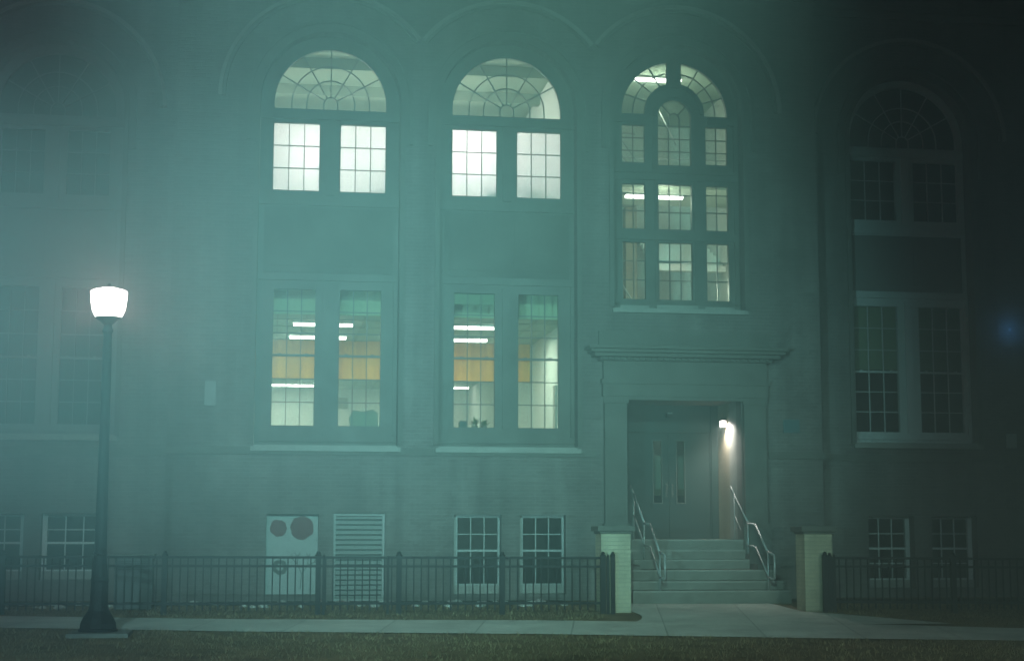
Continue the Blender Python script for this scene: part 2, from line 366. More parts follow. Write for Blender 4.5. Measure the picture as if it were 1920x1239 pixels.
# archivolts
def archivolt(cx, hw, zs, z0, yf, aL=180, aR=0):
    b = MB()
    b.arc(cx, zs, hw + .002, hw + .10, yf - .05, yf - .002, stilt=zs - z0)
    b.arc(cx, zs, hw + .19, hw + .26, yf - .075, yf - .002, stilt=0.9)
    b.arc(cx, zs, hw + .10, hw + .19, yf - .025, yf - .002, stilt=0.9)
    b.arc(cx, zs, hw + .72, hw + .79, yf - .06, yf - .002, aR, aL)
    b.build("arch_moulding", STONE, B)
    MB().arc(cx, zs, hw + .79, hw + .87, yf - .10, yf - .002, aR, aL).build("outer_arch_moulding", SILL, B)
archivolt(BAYS[0], 1.45, 10.34, 3.20, YF, 180, 36.9)
archivolt(BAYS[1], 1.45, 10.34, 3.20, YF, 143.1, 38.6)
archivolt(E3, 1.42, 10.45, 6.14, YF, 143.4, 0)
archivolt(W4, 1.42, 10.25, 3.36, WY); archivolt(W0, 1.40, 10.25, 3.36, WY)

# ---- windows
FY0, FY1 = -0.06, 0.055
def pane(parent, x0, x1, z0, z1, y, m=None, name="pane"):
    return MB().box(x0, x1, y - .004, y + .004, z0, z1).build(name, m or GLASS, parent)
def muntins(parent, x0, x1, z0, z1, cols, zrows, y, m=None, w=.017):
    b = MB(); ev = [x0 + (x1 - x0) * i / cols for i in range(1, cols)]
    for x in ev: b.box(x - w / 2, x + w / 2, y - .022, y + .018, z0, z1)
    for z in zrows: b.box(x0, x1, y - .020, y + .016, z - w / 2, z + w / 2)
    return b.build("muntins", m or MUNT, parent)
def fanlight(parent, cx, zb, r, stilt, y, hub=.145, rings=(.50, .81), m=None):
    b = MB(); zc = zb + stilt; w = .011
    for q in (hub,) + rings: b.arc(cx, zc, q - w, q + w, y - .02, y + .016, n=24, stilt=stilt)
    for a in (30, 60, 90, 120, 150):
        c, s_ = math.cos(R(a)), math.sin(R(a)); r0 = hub; r1 = r + .02
        zc2 = zc - stilt * .6; px, pz = -s_ * w, c * w
        P = [(cx + r0 * c + px, zc + r0 * s_ + pz), (cx + r0 * c - px, zc + r0 * s_ - pz), (cx + r1 * c - px, zc + r1 * s_ - pz), (cx + r1 * c + px, zc + r1 * s_ + pz)]
        b.holed([P], y - .018, y + .014)
    return b.build("fan_muntins", m or MUNT, parent)

def bay_window(c, frame_m, sets, hw, z0, zs, yo, lab, blinds, frosted=True, munt=None):
    """sets: glass half widths (upper, lower), mullion half widths; tall arched two-storey window"""
    y0, y1 = yo + FY0, yo + FY1
    (uo, ui, lo, li, ub, ut, lb, lr, lt, sp, R_) = sets
    loops = [arch_loop(c - hw + .003, c + hw - .003, z0 + .003, zs)]
    st = .13
    H = []
    H.append([(c - R_, sp), (c + R_, sp)] + [(c + R_ * math.cos(math.pi * i / 28), sp + st + R_ * math.sin(math.pi * i / 28)) for i in range(29)])
    for s in (-1, 1):
        a, b_ = sorted((c + s * ui, c + s * uo)); H.append(rect(a, b_, ub, ut))
        a, b_ = sorted((c + s * li, c + s * lo)); H.append(rect(a, b_, lb, lt))
    W = MB().holed(loops + H, y0, y1)
    fr = W.build("window_frame", frame_m, B); fr['label'] = lab
    # raised trim: transom, mullion, casing, apron
    t = MB()
    t.box(c - hw + .02, c + hw - .02, y0 - .07, y0 - .002, ut + .08, sp - .07)
    t.box(c - .09, c + .09, y0 - .05, y0 - .002, ub - .1, ut + .078)
    t.box(c - .09, c + .09, y0 - .05, y0 - .002, lb - .02, lt + .1)
    for s in (-1, 1):
        t.box(min(c + s * (hw - .09), c + s * (hw - .015)), max(c + s * (hw - .09), c + s * (hw - .015)), y0 - .06, y0 - .002, z0 + .25, lt + .17)
    t.box(c - hw + .02, c + hw - .02, y0 - .06, y0 - .002, lt + .18, lt + .30)
    t.box(c - hw + .02, c + hw - .02, y0 - .06, y0 - .002, ub - .32, ub - .2)
    sp_ = MB().box(c - hw + .12, c + hw - .12, y0 - .022, y0 - .002, lt + .34, ub - .36)      # spandrel with raised fields
    for s in (-1, 1):
        a, b_ = sorted((c + s * .16, c + s * (hw - .22))); sp_.box(a, b_, y0 - .04, y0 - .023, lt + .48, ub - .52)
    sp_.build("spandrel", SPAND if frosted else FRAMED, fr)
    t.box(c - hw + .01, c + hw - .01, y0 - .05, y0 - .002, z0 + .12, z0 + .24)
    t.build("trim", frame_m, fr)
    for s in (-1, 1):
        a, b_ = sorted((c + s * ui, c + s * uo))
        if frosted: MB().add([(a, yo + .03, ub), (b_, yo + .03, ub), (b_, yo + .03, ut), (a, yo + .03, ut)], [(0, 1, 2, 3)]).build("frosted_pane", FROST, fr)
        else: pane(fr, a, b_, ub, ut, yo + .03)
        muntins(fr, a, b_, ub, ut, 3, [ub + (ut - ub) / 3, ub + 2 * (ut - ub) / 3], yo, munt)
        a, b_ = sorted((c + s * li, c + s * lo))
        pane(fr, a, b_, lb, lt, yo + .03)
        d = (lr - lb) / 3; d2 = (lt - lr) / 3
        muntins(fr, a, b_, lb, lt, 3, [lb + d, lb + 2 * d, lr + d2, lr + 2 * d2], yo, munt)
        rb = MB().box(a, b_, yo - .035, yo + .02, lr - .022, lr + .022)
        rb.box(a + .12, a + .18, yo - .05, yo - .036, lr + .022, lr + .04).box(b_ - .2, b_ - .14, yo - .05, yo - .036, lr + .022, lr + .04)
        rb.build("meeting_rail", munt or MUNT, fr)
        bd = blinds[0 if s < 0 else 1]
        if bd: MB().box(a - .03, b_ + .03, yo + .085, yo + .091, bd, lt + .05).build("roller_blind", BLIND, fr)
    pl = [[(c - R_, sp), (c + R_, sp)] + [(c + R_ * math.cos(math.pi * i / 28), sp + st + R_ * math.sin(math.pi * i / 28)) for i in range(29)]]
    MB().holed(pl, yo + .026, yo + .034).build("pane", GLASS, fr)
    fanlight(fr, c, sp, R_, st, yo, m=munt)
    yf = yo - .35 if yo < .5 else yo - .4
    s_ = MB()
    s_.box(c - hw - .06, c + hw + .06, yf - .10, yf - .002, z0 - .09, z0)            # stone sill, outside part
    s_.box(c - hw + .004, c + hw - .004, yf, y0 - .07, z0 - .0, z0 + .035)
    s_.build("sill", SILL, fr)
    return fr
SET = (1.165, .218, 1.105, .25, 8.472, 9.903, 3.589, 5.03, 6.40, 10.21, 1.165)
bay_window(BAYS[0], FRAME, SET, 1.45, 3.14, 10.34, 0, "leftmost lit tall arched window above the pale painted board", (None, None))
bay_window(BAYS[1], FRAME, SET, 1.45, 3.14, 10.34, 0, "middle lit tall arched window left of the porch", (6.18, None))
SET4 = (1.27, .21, 1.27, .25, 8.42, 9.78, 3.65, 4.99, 6.46, 10.10, 1.27)
bay_window(W4, FRAMEL, SET4, 1.42, 3.36, 10.25, WG, "dark unlit tall arched window right of the porch", (5.05, 5.05), False, FRAMEL)
SET0 = (1.10, .23, 1.10, .23, 8.42, 9.78, 3.62, 4.99, 6.46, 10.10, 1.20)
bay_window(W0, FRAMED, SET0, 1.40, 3.36, 10.25, WG, "dark tall arched window behind the street lamp", (None, None), False, FRAMED)

# ---- Palladian stair window
def stair_window():
    y0, y1 = FY0, FY1; c = 3.67; R_ = 1.17; sp = 10.40
    G = {}
    sides = [(2.50, 3.005), (4.355, 4.838)]; cen = (3.30, 4.035)
    H = []
    for (a, b) in sides:
        H += [rect(a, b, 6.36, 7.59), rect(a, b, 7.885, 8.86), rect(a, b, 9.33, 10.16)]
    H += [rect(cen[0], cen[1], 6.36, 7.59), rect(cen[0], cen[1], 7.885, 8.86), arch_loop(cen[0], cen[1], 9.29, 10.37, 16)]
    def seg(s):
        P = []
        a1 = math.degrees(math.acos(.155 / R_)); a2 = math.degrees(math.acos(.155 / .66))
        st = .06
        P += [(c + s * R_, sp), (c + s * .66, sp)]
        for i in range(13):
            a = R(a2 * i / 12); P.append((c + s * .66 * math.cos(a), sp + st * 1 + .66 * math.sin(a) * .98))
        for i in range(17):
            a = R(a1 - a1 * i / 16); P.append((c + s * R_ * math.cos(a), sp + st * 0 + R_ * math.sin(a)))
        return P[:-1]
    H += [seg(-1), seg(1)]
    fr = MB().holed([arch_loop(c - 1.417, c + 1.417, 6.103, 10.45)] + H, y0, y1).build("window_frame", FRAME, B)
    fr['label'] = "lit Palladian stair window above the stone porch"
    for h in H: MB().holed([h], .026, .034).build("pane", GLASS, fr)
    for (a, b) in sides:
        muntins(fr, a, b, 6.36, 7.59, 2, [6.78, 7.19], 0)
        muntins(fr, a, b, 7.885, 8.86, 2, [8.28, 8.66], 0)
        muntins(fr, a, b, 9.33, 10.16, 2, [9.60, 9.88], 0)
    muntins(fr, cen[0], cen[1], 6.36, 7.59, 3, [6.78], 0); MB().box(cen[0], cen[1], -.035, .02, 7.165, 7.205).build("meeting_rail", MUNT, fr)
    muntins(fr, cen[0], cen[1], 7.885, 8.86, 3, [8.26, 8.64], 0)
    muntins(fr, cen[0], cen[1], 9.29, 10.20, 3, [9.60, 9.88, 10.17], 0)
    b = MB(); b.arc(c, 10.33, .105, .127, -.02, .016, n=16, stilt=.15)
    for a in (45, 135):
        cc, ss = math.cos(R(a)), math.sin(R(a)); w = .011
        b.holed([[(c + .12 * cc - ss * w, 10.33 + .12 * ss + cc * w), (c + .12 * cc + ss * w, 10.33 + .12 * ss - cc * w), (c + .40 * cc + ss * w, 10.37 + .40 * ss - cc * w), (c + .40 * cc - ss * w, 10.37 + .40 * ss + cc * w)]], -.018, .014)
    b.build("fan_muntins", MUNT, fr)
    b = MB()
    for s in (-1, 1):
        a0, a1 = (0, 80) if s > 0 else (100, 180)
        b.arc(c, sp + .03, .905, .927, -.02, .016, a0, a1, 16)
        for a in (21.7, 41.6, 62):
            q = a if s > 0 else 180 - a; cc, ss = math.cos(R(q)), math.sin(R(q)); w = .011
            b.holed([[(c + .64 * cc - ss * w, sp + .05 + .64 * ss + cc * w), (c + .64 * cc + ss * w, sp + .05 + .64 * ss - cc * w), (c + 1.19 * cc + ss * w, sp + 1.19 * ss - cc * w), (c + 1.19 * cc - ss * w, sp + 1.19 * ss + cc * w)]], -.018, .014)
    b.build("ring_muntins", MUNT, fr)
    t = MB()
    for z in (7.64, 8.95, 9.10): t.box(c - 1.38, c + 1.38, y0 - .045, y0 - .002, z, z + (.18 if z == 7.64 else .07))
    for s in (-1, 1):
        a, b_ = sorted((c + s * .72, c + s * 1.36)); t.box(a, b_, y0 - .06, y0 - .002, 10.20, 10.34)
        a, b_ = sorted((c + s * .42, c + s * .50)); t.box(a, b_, y0 - .03, y0 - .002, 9.19, 10.36)
        a, b_ = sorted((c + s * .42, c + s * .46)); t.box(a, b_, y0 - .03, y0 - .002, 6.3, 8.94)
        a, b_ = sorted((c + s * 1.30, c + s * 1.385)); t.box(a, b_, y0 - .05, y0 - .002, 6.25, 7.635)
        t.box(a, b_, y0 - .05, y0 - .002, 7.825, 8.945); t.box(a, b_, y0 - .05, y0 - .002, 9.175, 10.195)
    t.arc(c, 10.37, .42, .50, y0 - .03, y0 - .002, n=24)
    t.arc(c, sp + .03, .57, .63, y0 - .04, y0 - .002, n=24)
    t.build("trim", FRAME, fr)
    s_ = MB(); s_.box(c - 1.47, c + 1.47, YF - .10, YF - .002, 6.02, 6.10).box(c - 1.415, c + 1.415, YF, y0 - .07, 6.103, 6.13)
    s_.box(2.42, 3.05, -.16, y0 - .063, 6.131, 6.21).box(3.22, 4.12, -.16, y0 - .063, 6.131, 6.23).box(4.27, 4.92, -.16, y0 - .063, 6.131, 6.21)
    s_.build("sill", SILL, fr)
stair_window()

# ---- basement windows
def base_window(x0, x1, z0, z1, yg, frame_m, lab, thick_side, rows=4):
    yf = yg - .12
    ft = .055; sL = .10 if thick_side < 0 else .045; sR = .10 if thick_side > 0 else .045
    gx0, gx1, gz0, gz1 = x0 + sL, x1 - sR, z0 + .20, z1 - .06
    fr = MB().holed([rect(x0 + .003, x1 - .003, z0 + .003, z1 - .003), rect(gx0, gx1, gz0, gz1)], yf, yf + .1).build("basement_window", frame_m, B)
    fr['label'] = lab
    pane(fr, gx0, gx1, gz0, gz1, yf + .07)
    d = (gz1 - gz0) / rows
    muntins(fr, gx0, gx1, gz0, gz1, 3, [gz0 + d * i for i in range(1, rows) if i != rows // 2], yf + .05, frame_m, .02)
    MB().box(gx0, gx1, yf + .01, yf + .07, gz0 + d * (rows // 2) - .022, gz0 + d * (rows // 2) + .022).build("meeting_rail", frame_m, fr)
    MB().box(x0 + .01, x1 - .01, yf - .09, yf - .002, z0 + .004, z0 + .17).build("sill", SILL, fr)
for q in (2, 3): base_window(*BASE[q], 0.0, FRAMEM, "small dark basement window %s of the pair left of the porch" % ("left" if q == 2 else "right"), -1)
base_window(*BASE4[0], WG, FRAMEL, "small dark basement window, left of the pair right of the porch", 1)
base_window(*BASE4[1], WG, FRAMEL, "small dark basement window, right of the pair right of the porch", 1)
base_window(*BASE0[0], WG, FRAMEL, "small dark basement window at the left picture edge", 1)
base_window(*BASE0[1], WG, FRAMEL, "small dark basement window just left of the street lamp", -1)
# painted board filling the leftmost basement opening of the pavilion
x0, x1, z0, z1 = BASE[0]
bd = MB().box(x0 + .003, x1 - .003, -.16, -.08, z0 + .003, z1 - .003).build("painted_board", PALE, B); bd['label'] = "pale boarded window painted with two red blooms and a ring"
def disc(cx, cz, r, y, ri=None, n=22, jag=0.08, seed=1):
    rn = random.Random(seed)
    o = [(cx + r * (1 + rn.uniform(-jag, jag)) * math.cos(2 * math.pi * i / n), cz + r * (1 + rn.uniform(-jag, jag)) * math.sin(2 * math.pi * i / n)) for i in range(n)]
    lp = [o]
    if ri: lp.append([(cx + ri * math.cos(2 * math.pi * i / n), cz + ri * math.sin(2 * math.pi * i / n)) for i in range(n)])
    return MB().holed(lp, y - .006, y)
disc(-4.66, 1.51, .17, -.162, seed=2).build("painted_bloom", REDP, bd)
disc(-4.18, 1.52, .235, -.162, seed=3).build("painted_bloom", REDP, bd)
disc(-4.61, .73, .15, -.162, .07, seed=4).build("painted_ring", TWIG, bd)
tw = MB()
rn = random.Random(5)
def twig(p, a, l, k):
    q = (p[0] + l * math.cos(a), p[1] + l * math.sin(a)); nx_, nz_ = -math.sin(a) * .008, math.cos(a) * .008
    tw.holed([[(p[0] + nx_, p[1] + nz_), (p[0] - nx_, p[1] - nz_), (q[0] - nx_, q[1] - nz_), (q[0] + nx_, q[1] + nz_)]], -.164 - .0003 * len(tw.f) / 10, -.1605)
    if k:
        for d in (-.6, .5): twig(q, a + d + rn.uniform(-.2, .2), l * .7, k - 1)
twig((-4.2, .30), 1.5, .3, 3); tw.build("painted_twigs", TWIG, bd)
# louvred vent
x0, x1, z0, z1 = BASE[1]
lv = MB().holed([rect(x0 + .003, x1 - .003, z0 + .003, z1 - .003), rect(x0 + .05, x1 - .05, z0 + .04, z1 - .05)], -.28, -.1).build("vent_frame", FRAMEM, B); lv['label'] = "louvred vent between the painted board and the bare brick"
b = MB(); nl = 17
for i in range(nl):
    z = z0 + .05 + (z1 - z0 - .12) * i / (nl - 1) * .98
    b.add([(x0 + .05, -.27, z), (x1 - .05, -.27, z), (x1 - .05, -.16, z + .062), (x0 + .05, -.16, z + .062), (x0 + .05, -.27, z - .012), (x1 - .05, -.27, z - .012), (x1 - .05, -.16, z + .05), (x0 + .05, -.16, z + .05)],
          [(0, 1, 2, 3), (4, 5, 6, 7), (0, 1, 5, 4), (3, 2, 6, 7)])
b.build("louvre_slats", PALE, lv)
MB().box(x0 + .02, x1 - .02, -.07, .05, z0 + .02, z1 - .02).build("duct_back", DARK, lv)

# ---- entrance porch
P = []
for (a, c_) in ((2.0, 2.47), (4.99, 5.47)):      # pilasters with base and capital
    b = MB(); b.box(a, c_, YF - .16, YF - .002, 1.62, 4.24); b.box(a - .06, c_ + .06, YF - .22, YF - .002, 0.0, 1.55); b.box(a - .03, c_ + .03, YF - .19, YF - .002, 1.553, 1.617)
    b.box(a - .03, c_ + .03, YF - .19, YF - .161, 4.1, 4.24)
    b.build("pilaster", STONE, B)
b = MB()
b.box(1.96, 5.51, YF - .20, YF - .002, 4.243, 4.50).box(1.93, 5.54, YF - .23, YF - .002, 4.503, 4.60)
b.box(1.98, 5.49, YF - .18, YF - .002, 4.603, 4.98)
b.build("frieze", STONE, B)
b = MB(); b.box(1.88, 5.59, YF - .27, YF - .002, 4.983, 5.05)
x = 1.92
while x < 5.52: b.box(x, x + .07, YF - .33, YF - .272, 5.0, 5.049); x += .13
b.box(1.74, 5.73, YF - .42, YF - .002, 5.053, 5.13).box(1.66, 5.81, YF - .50, YF - .002, 5.133, 5.20).box(1.60, 5.87, YF - .56, YF - .002, 5.203, 5.27)
b.build("porch_cornice", STONE, B, bevel=.012)
b = MB(); b.box(1.9, 5.57, YF - .10, YF - .002, 5.275, 5.62).build("porch_parapet", STONE, B)
# recess
DY = 1.5
MB().box(DX0 - .25, DX0 - .003, .065, DY, 1.29, DZ1 + .2).build("porch_side_wall", STONE, B)
MB().box(DX1 + .003, DX1 + .2, .065, .62, 1.29, DZ1 + .15).build("white_jamb", SILL, B)
MB().box(DX1 + .003, DX1 + .2, .623, DY + .1, 1.29, DZ1 + .15).build("tan_brick_reveal", TANBRICK, B)
MB().box(DX0 - .2, DX1 + .4, .065, DY + .1, DZ1 + .153, DZ1 + .35).build("porch_ceiling", STONE, B)
MB().box(DX0 - .2, DX1 + .4, -.34, DY + .1, DZ1 + .002, DZ1 + .15).box(2.49, 4.99, YF - .18, YF - .14, DZ1 - .05, DZ1 + .02).build("porch_lintel", STONE, B)
# door screen
b = MB().holed([rect(DX0 - .2, DX1 - .002, 1.29, DZ1 + .15), rect(2.93, 4.80, 1.293, 3.62)], DY, DY + .1); b.box(2.7, 4.78, DY - .03, DY - .002, 3.62, 3.68).box(4.82, 4.97, DY - .05, DY - .002, 1.3, 4.3)
b.box(2.7, 4.8, DY - .03, DY - .002, 4.20, 4.24)
b.build("door_frame", DOORM, B)
for k, (a, c_, g0, g1) in enumerate(((2.935, 3.862, 3.515, 3.695), (3.868, 4.795, 4.045, 4.215))):
    d = MB().holed([rect(a, c_, 1.30, 3.615), rect(g0, g1, 2.08, 3.44)], DY + .02, DY + .07).build("door", DOORM, B)
    MB().box(g0, g1, DY + .035, DY + .045, 2.08, 3.44).build("door_glass", GLASS, d)
    t = MB().holed([rect(g0 - .02, g1 + .02, 2.06, 3.46), rect(g0, g1, 2.08, 3.44)], DY + .0, DY + .019); t.build("glazing_bead", STONE, d)
    hx = 3.80 if k == 0 else 3.93
    MB().box(hx - .02, hx + .02, DY - .005, DY + .018, 2.2, 2.5).path([(hx, DY - .005, 2.24), (hx, DY - .06, 2.26), (hx, DY - .06, 2.44), (hx, DY - .005, 2.46)], .01, 6).build("door_handle", STONE, d)
# lobby behind the doors: dim, light tan lower wall
MB().box(2.3, 5.2, 3.0, 3.1, 1.3, 4.4).build("lobby_wall", PALE, B)
MB().box(2.3, 5.2, 2.93, 2.99, 1.3, 2.42).build("lobby_dado", TANBRICK, B)
lamp("room_light", 'POINT', (3.6, 2.2, 4.0), 9, IN, .1)

# ---- interiors: floors, ceilings, party walls
CLX0, CLX1 = -6.55, 1.48
b = MB()
b.box(CLX0 - .2, CLX0, .065, 20, 2.3, 14.5).box(CLX1, CLX1 + .12, .065, 20, 2.3, 14.5)            # party walls
b.box(CLX0, CLX1, 18.6, 18.8, 2.3, 8.2)                                                          # classroom back wall
b.box(CLX0, CLX1, 7.5, 7.7, 8.32, 14.5)
b.build("interior_wall", PLASTER, B)
MB().box(CLX0 + .003, CLX1 - .003, .90, 18.59, 6.0, 6.08).build("classroom_ceiling", CEIL, B)
MB().box(CLX0 + .003, CLX1 - .003, .065, 18.59, 8.2, 8.3).box(CLX0 + .003, CLX1 - .003, .07, 18.59, 2.3, 2.4).build("floor_slab", CEIL, B)
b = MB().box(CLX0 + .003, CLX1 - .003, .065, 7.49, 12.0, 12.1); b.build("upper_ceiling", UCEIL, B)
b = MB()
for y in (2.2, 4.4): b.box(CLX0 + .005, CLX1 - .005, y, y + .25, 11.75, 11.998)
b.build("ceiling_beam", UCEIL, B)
b = MB(); y = 1.6
while y < 18: b.box(CLX0 + .005, CLX1 - .005, y, y + .03, 5.985, 5.998); y += 1.22
x = -6.0
while x < 1.3:
    b.box(x, x + .025, .92, 18.5, 5.986, 5.9985); x += .62
b.build("ceiling_grid", BLIND, B)
MB().box(CLX0 + .005, CLX1 - .08, 5.5, 5.62, 5.07, 5.998).build("wood_bulkhead", WOOD, B)
MB().box(CLX0 + .003, CLX1 - .003, .86, .898, 6.0, 7.6).box(CLX0 + .003, CLX1 - .003, .065, .857, 7.5, 7.58).build("window_bulkhead", mat("pale_bulkhead", (.50, .50, .36), .9), B)
# dark cores behind unlit windows
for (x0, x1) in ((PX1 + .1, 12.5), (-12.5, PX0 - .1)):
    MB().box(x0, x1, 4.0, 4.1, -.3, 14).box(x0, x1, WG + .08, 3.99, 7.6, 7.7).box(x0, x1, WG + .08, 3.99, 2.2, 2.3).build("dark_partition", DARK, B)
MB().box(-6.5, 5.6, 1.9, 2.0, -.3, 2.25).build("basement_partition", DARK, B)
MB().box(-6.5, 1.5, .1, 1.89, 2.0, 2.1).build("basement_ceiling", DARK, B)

# stairwell behind the Palladian window
SX0, SX1 = 1.62, 5.75
b = MB(); b.box(SX1, SX1 + .1, .065, 6.6, 5.0, 12.1).box(SX0, SX1, 6.5, 6.6, 5.0, 12.1)
b.build("stairwell_wall", PLASTER, B)
MB().box(SX0 + .003, SX1 - .003, .065, 6.49, 11.85, 11.95).build("stairwell_ceiling", CEIL, B)
MB().box(SX0, SX1, .065, 6.49, 5.4, 5.5).build("stairwell_floor", STEP, B)
LANDM = mat("landing_soffit", (0.42, 0.46, 0.38), .9)
MB().box(SX0, SX1, 1.3, 3.2, 9.08, 9.25).build("landing", LANDM, B)
b = MB()      # flight up to the right behind the upper panes
for i in range(12): b.box(SX0 + .02, 3.6, 3.21 + .27 * i, 3.21 + .27 * (i + 1), 9.08 + .165 * i, 9.25 + .165 * i)
b.build("stair_flight", STEP, B)
b = MB()
for i in range(12): b.box(4.1, SX1 - .02, 3.21 + .27 * i, 3.21 + .27 * (i + 1), 7.55 + .13 * i, 7.68 + .13 * i)
b.build("stair_flight", PLASTER, B)
b = MB()
for k in range(4):
    xx = 1.9 + .28 * k; b.bar((xx, 1.25, 10.35 - .05 * k), (xx + .75, 1.25, 9.2), .014)
b.path([(1.8, 1.28, 10.3), (3.1, 1.28, 10.3)], .02); b.path([(1.8, 1.28, 9.75), (5.6, 1.28, 9.75)], .012); b.path([(1.8, 1.28, 9.5), (3.6, 1.28, 9.5)], .012)
b.path([(1.7, 1.22, 9.98), (2.6, 1.22, 9.98)], .012)
b.path([(3.95, 2.6, 11.3), (4.4, 2.6, 10.4)], .016)
b.path([(2.2, .9, 7.65), (2.45, .9, 7.2), (3.0, .9, 6.35)], .018).path([(2.68, .9, 7.15), (2.68, .9, 6.75)], .02).path([(2.45, .9, 6.9), (2.75, .9, 6.35)], .015).path([(2.3, .9, 6.8), (2.55, .9, 6.3)], .015)
b.build("stair_railing", STEEL, B)
b = MB().box(3.35, 3.62, 3.4, 3.7, 5.5, 9.07).box(2.2, 2.6, 5.6, 5.9, 5.5, 9.07); b.build("stairwell_column", TANBRICK, B)
MB().box(3.72, 4.25, 6.42, 6.49, 5.5, 7.6).build("stairwell_door", LANDM, B)

# ------------------------------------------------------------------ fluorescent lights (things)
def tube_light(x0, x1, y, z, lab, power=0):
    t = empty("ceiling_light", ((x0 + x1) / 2, y, z), lab, "ceiling light", "fluorescent lights inside the school")
    MB().box(x0 - .02, x1 + .02, y - .09, y + .09, z - .05, z - .003).build("housing", PLASTER, t)
    MB().box(x0, x1, y - .075, y + .075, z - .105, z - .053).build("diffuser", TUBE, t)
    return t
cl = 6.0
tube_light(-4.40, -3.12, 1.95, cl, "upper of two lit tubes behind the leftmost arched window")
tube_light(-4.45, -3.15, 4.30, cl, "lower of two close lit tubes behind the leftmost arched window")
tube_light(-4.90, -3.55, 16.9, cl, "far lit tube below the wood panel, behind the leftmost arched window")
tube_light(-1.30, 0.10, 1.95, cl, "long upper lit tube behind the middle arched window")
tube_light(-1.55, 0.17, 4.30, cl, "second lit tube behind the middle arched window")
tube_light(-0.2, 1.30, 16.9, cl, "short far lit tube below the wood panel, behind the middle arched window")
tube_light(3.28, 4.36, 2.0, 11.85, "lit tube at the top of the Palladian stair window")
tube_light(3.02, 4.34, 1.90, 9.08, "lit tube under the stair landing in the Palladian window")
for (x, y) in ((-5.0, 3.0), (-2.0, 3.0), (0.2, 3.0), (-3.5, 9.5), (-0.5, 9.5), (-3.5, 14.5), (-0.5, 16.0), (-4.5, 17.0)):
    lamp("room_light", 'AREA', (x, y, 5.85), 80, IN, shape='RECTANGLE', size_y=.3).data.size = 1.2
for (x, z, p) in ((-4.05, 9.30, 52), (-2.55, 9.5, 20), (-.85, 9.62, 84), (.85, 9.5, 7)):
    lamp("room_light", 'POINT', (x, .95, z), p, (1.0, 0.86, 0.88), 0.12)
for x in (-4.6, -2.2, -.5): lamp("room_light", 'POINT', (x, 3.4, 10.3), 150, (1.0, .95, .86), .2)
lamp("room_light", 'POINT', (-8.3, 2.4, 11.3), 10, (1.0, .95, .6), .2)
lamp("room_light", 'POINT', (3.8, 2.0, 11.2), 75, IN, .15); lamp("room_light", 'POINT', (3.7, 1.0, 8.7), 60, IN, .15); lamp("room_light", 'POINT', (4.3, .9, 6.7), 120, IN, .15)

for x0, x1, z1, k in ((-.52, -.20, 8.78, "low dark box behind the frosted panes of the middle arched window"), (.26, .46, 8.86, "dark box behind the dimmest frosted pane"), (-2.72, -2.52, 8.7, "dark box behind the right frosted pane of the leftmost lit window")):
    t = MB().box(x0, x1, .22, .50, 8.303, z1).build("storage_box", LANDM, None, bevel=.02); tag(t, k, "box")
# small things on the classroom sill
MB().box(CLX0, CLX1 - .003, .1, .55, 3.46, 3.52).build("inner_sill", PLASTER, B)
def plant(x, y, h, lab):
    t = empty("potted_plant", (x, y, 3.52), lab, "plant", "potted plants on the classroom sill")
    MB().lathe((x, y, 3.52), [(.05, 0), (.07, .12), (.075, .13)], 12).build("pot", TANBRICK, t)
    b = MB(); rn = random.Random(int(x * 100))
    for i in range(40):
        a = rn.uniform(0, 6.28); l = rn.uniform(.06, .17); e = rn.uniform(.2, 1.3); p = Vector((x, y, 3.64)) + Vector((math.cos(a) * .03, math.sin(a) * .03, rn.uniform(0, h * .6)))
        d = Vector((math.cos(a) * math.cos(e), math.sin(a) * math.cos(e), math.sin(e))) * l; s = Vector((-math.sin(a), math.cos(a), 0)) * .02
        b.add([p, p + d * .5 + s, p + d, p + d * .5 - s], [(0, 1, 2, 3)])
    b.build("leaves", LEAF, t)
plant(-.62, .3, .1, "low potted plant on the sill of the middle arched window"); plant(-.42, .32, .08, "second potted plant from the right on the sill behind the middle window")
plant(.0, .3, .1, "rightmost potted plant, beside the mullion of the middle arched window")
t = MB().box(-.95, -.78, .2, .4, 3.522, 3.72).box(-.94, -.79, .21, .39, 3.723, 3.74).build("storage_box", mat("dark_plastic", (.08, .1, .1), .5)); tag(t, "small dark box left of the plants on the classroom sill", "box")
EASEL = mat("brown_paper", (.30, .30, .24), .8)
t = MB(); t.holed([[(-3.2, 3.525), (-2.62, 3.525), (-2.64, 3.9), (-2.75, 3.98), (-2.95, 3.93), (-3.15, 3.96), (-3.24, 3.8)]], .5, .53); t = t.build("paper_display", EASEL); tag(t, "crumpled brown paper display on the sill behind the leftmost arched window", "display")
for k, (x0, x1, z0, z1) in enumerate(((-3.1, -2.4, 5.35, 5.7), (-1.0, -.2, 5.0, 5.5))):
    t = MB().box(x0, x1, 18.55, 18.59, z0, z1).build("notice_board", BLIND); tag(t, ("grey notice board on the far classroom wall seen through the leftmost arched window", "grey notice board on the far classroom wall seen through the middle arched window")[k], "notice board")
t = MB().box(1.44, 1.478, 2.2, 2.5, 3.7, 4.7).build("wall_chart", mat("chart_paper", (.35, .36, .33), .8)); tag(t, "narrow grey chart on the right classroom wall", "chart")
t = MB().lathe((0, 0, 0), [(.16, 0), (.16, .03)], 20).build("wall_clock", EASEL); t.rotation_euler = (0, R(-90), 0); t.location = (1.475, .9, 4.95); tag(t, "round brown clock high on the right classroom wall", "clock")

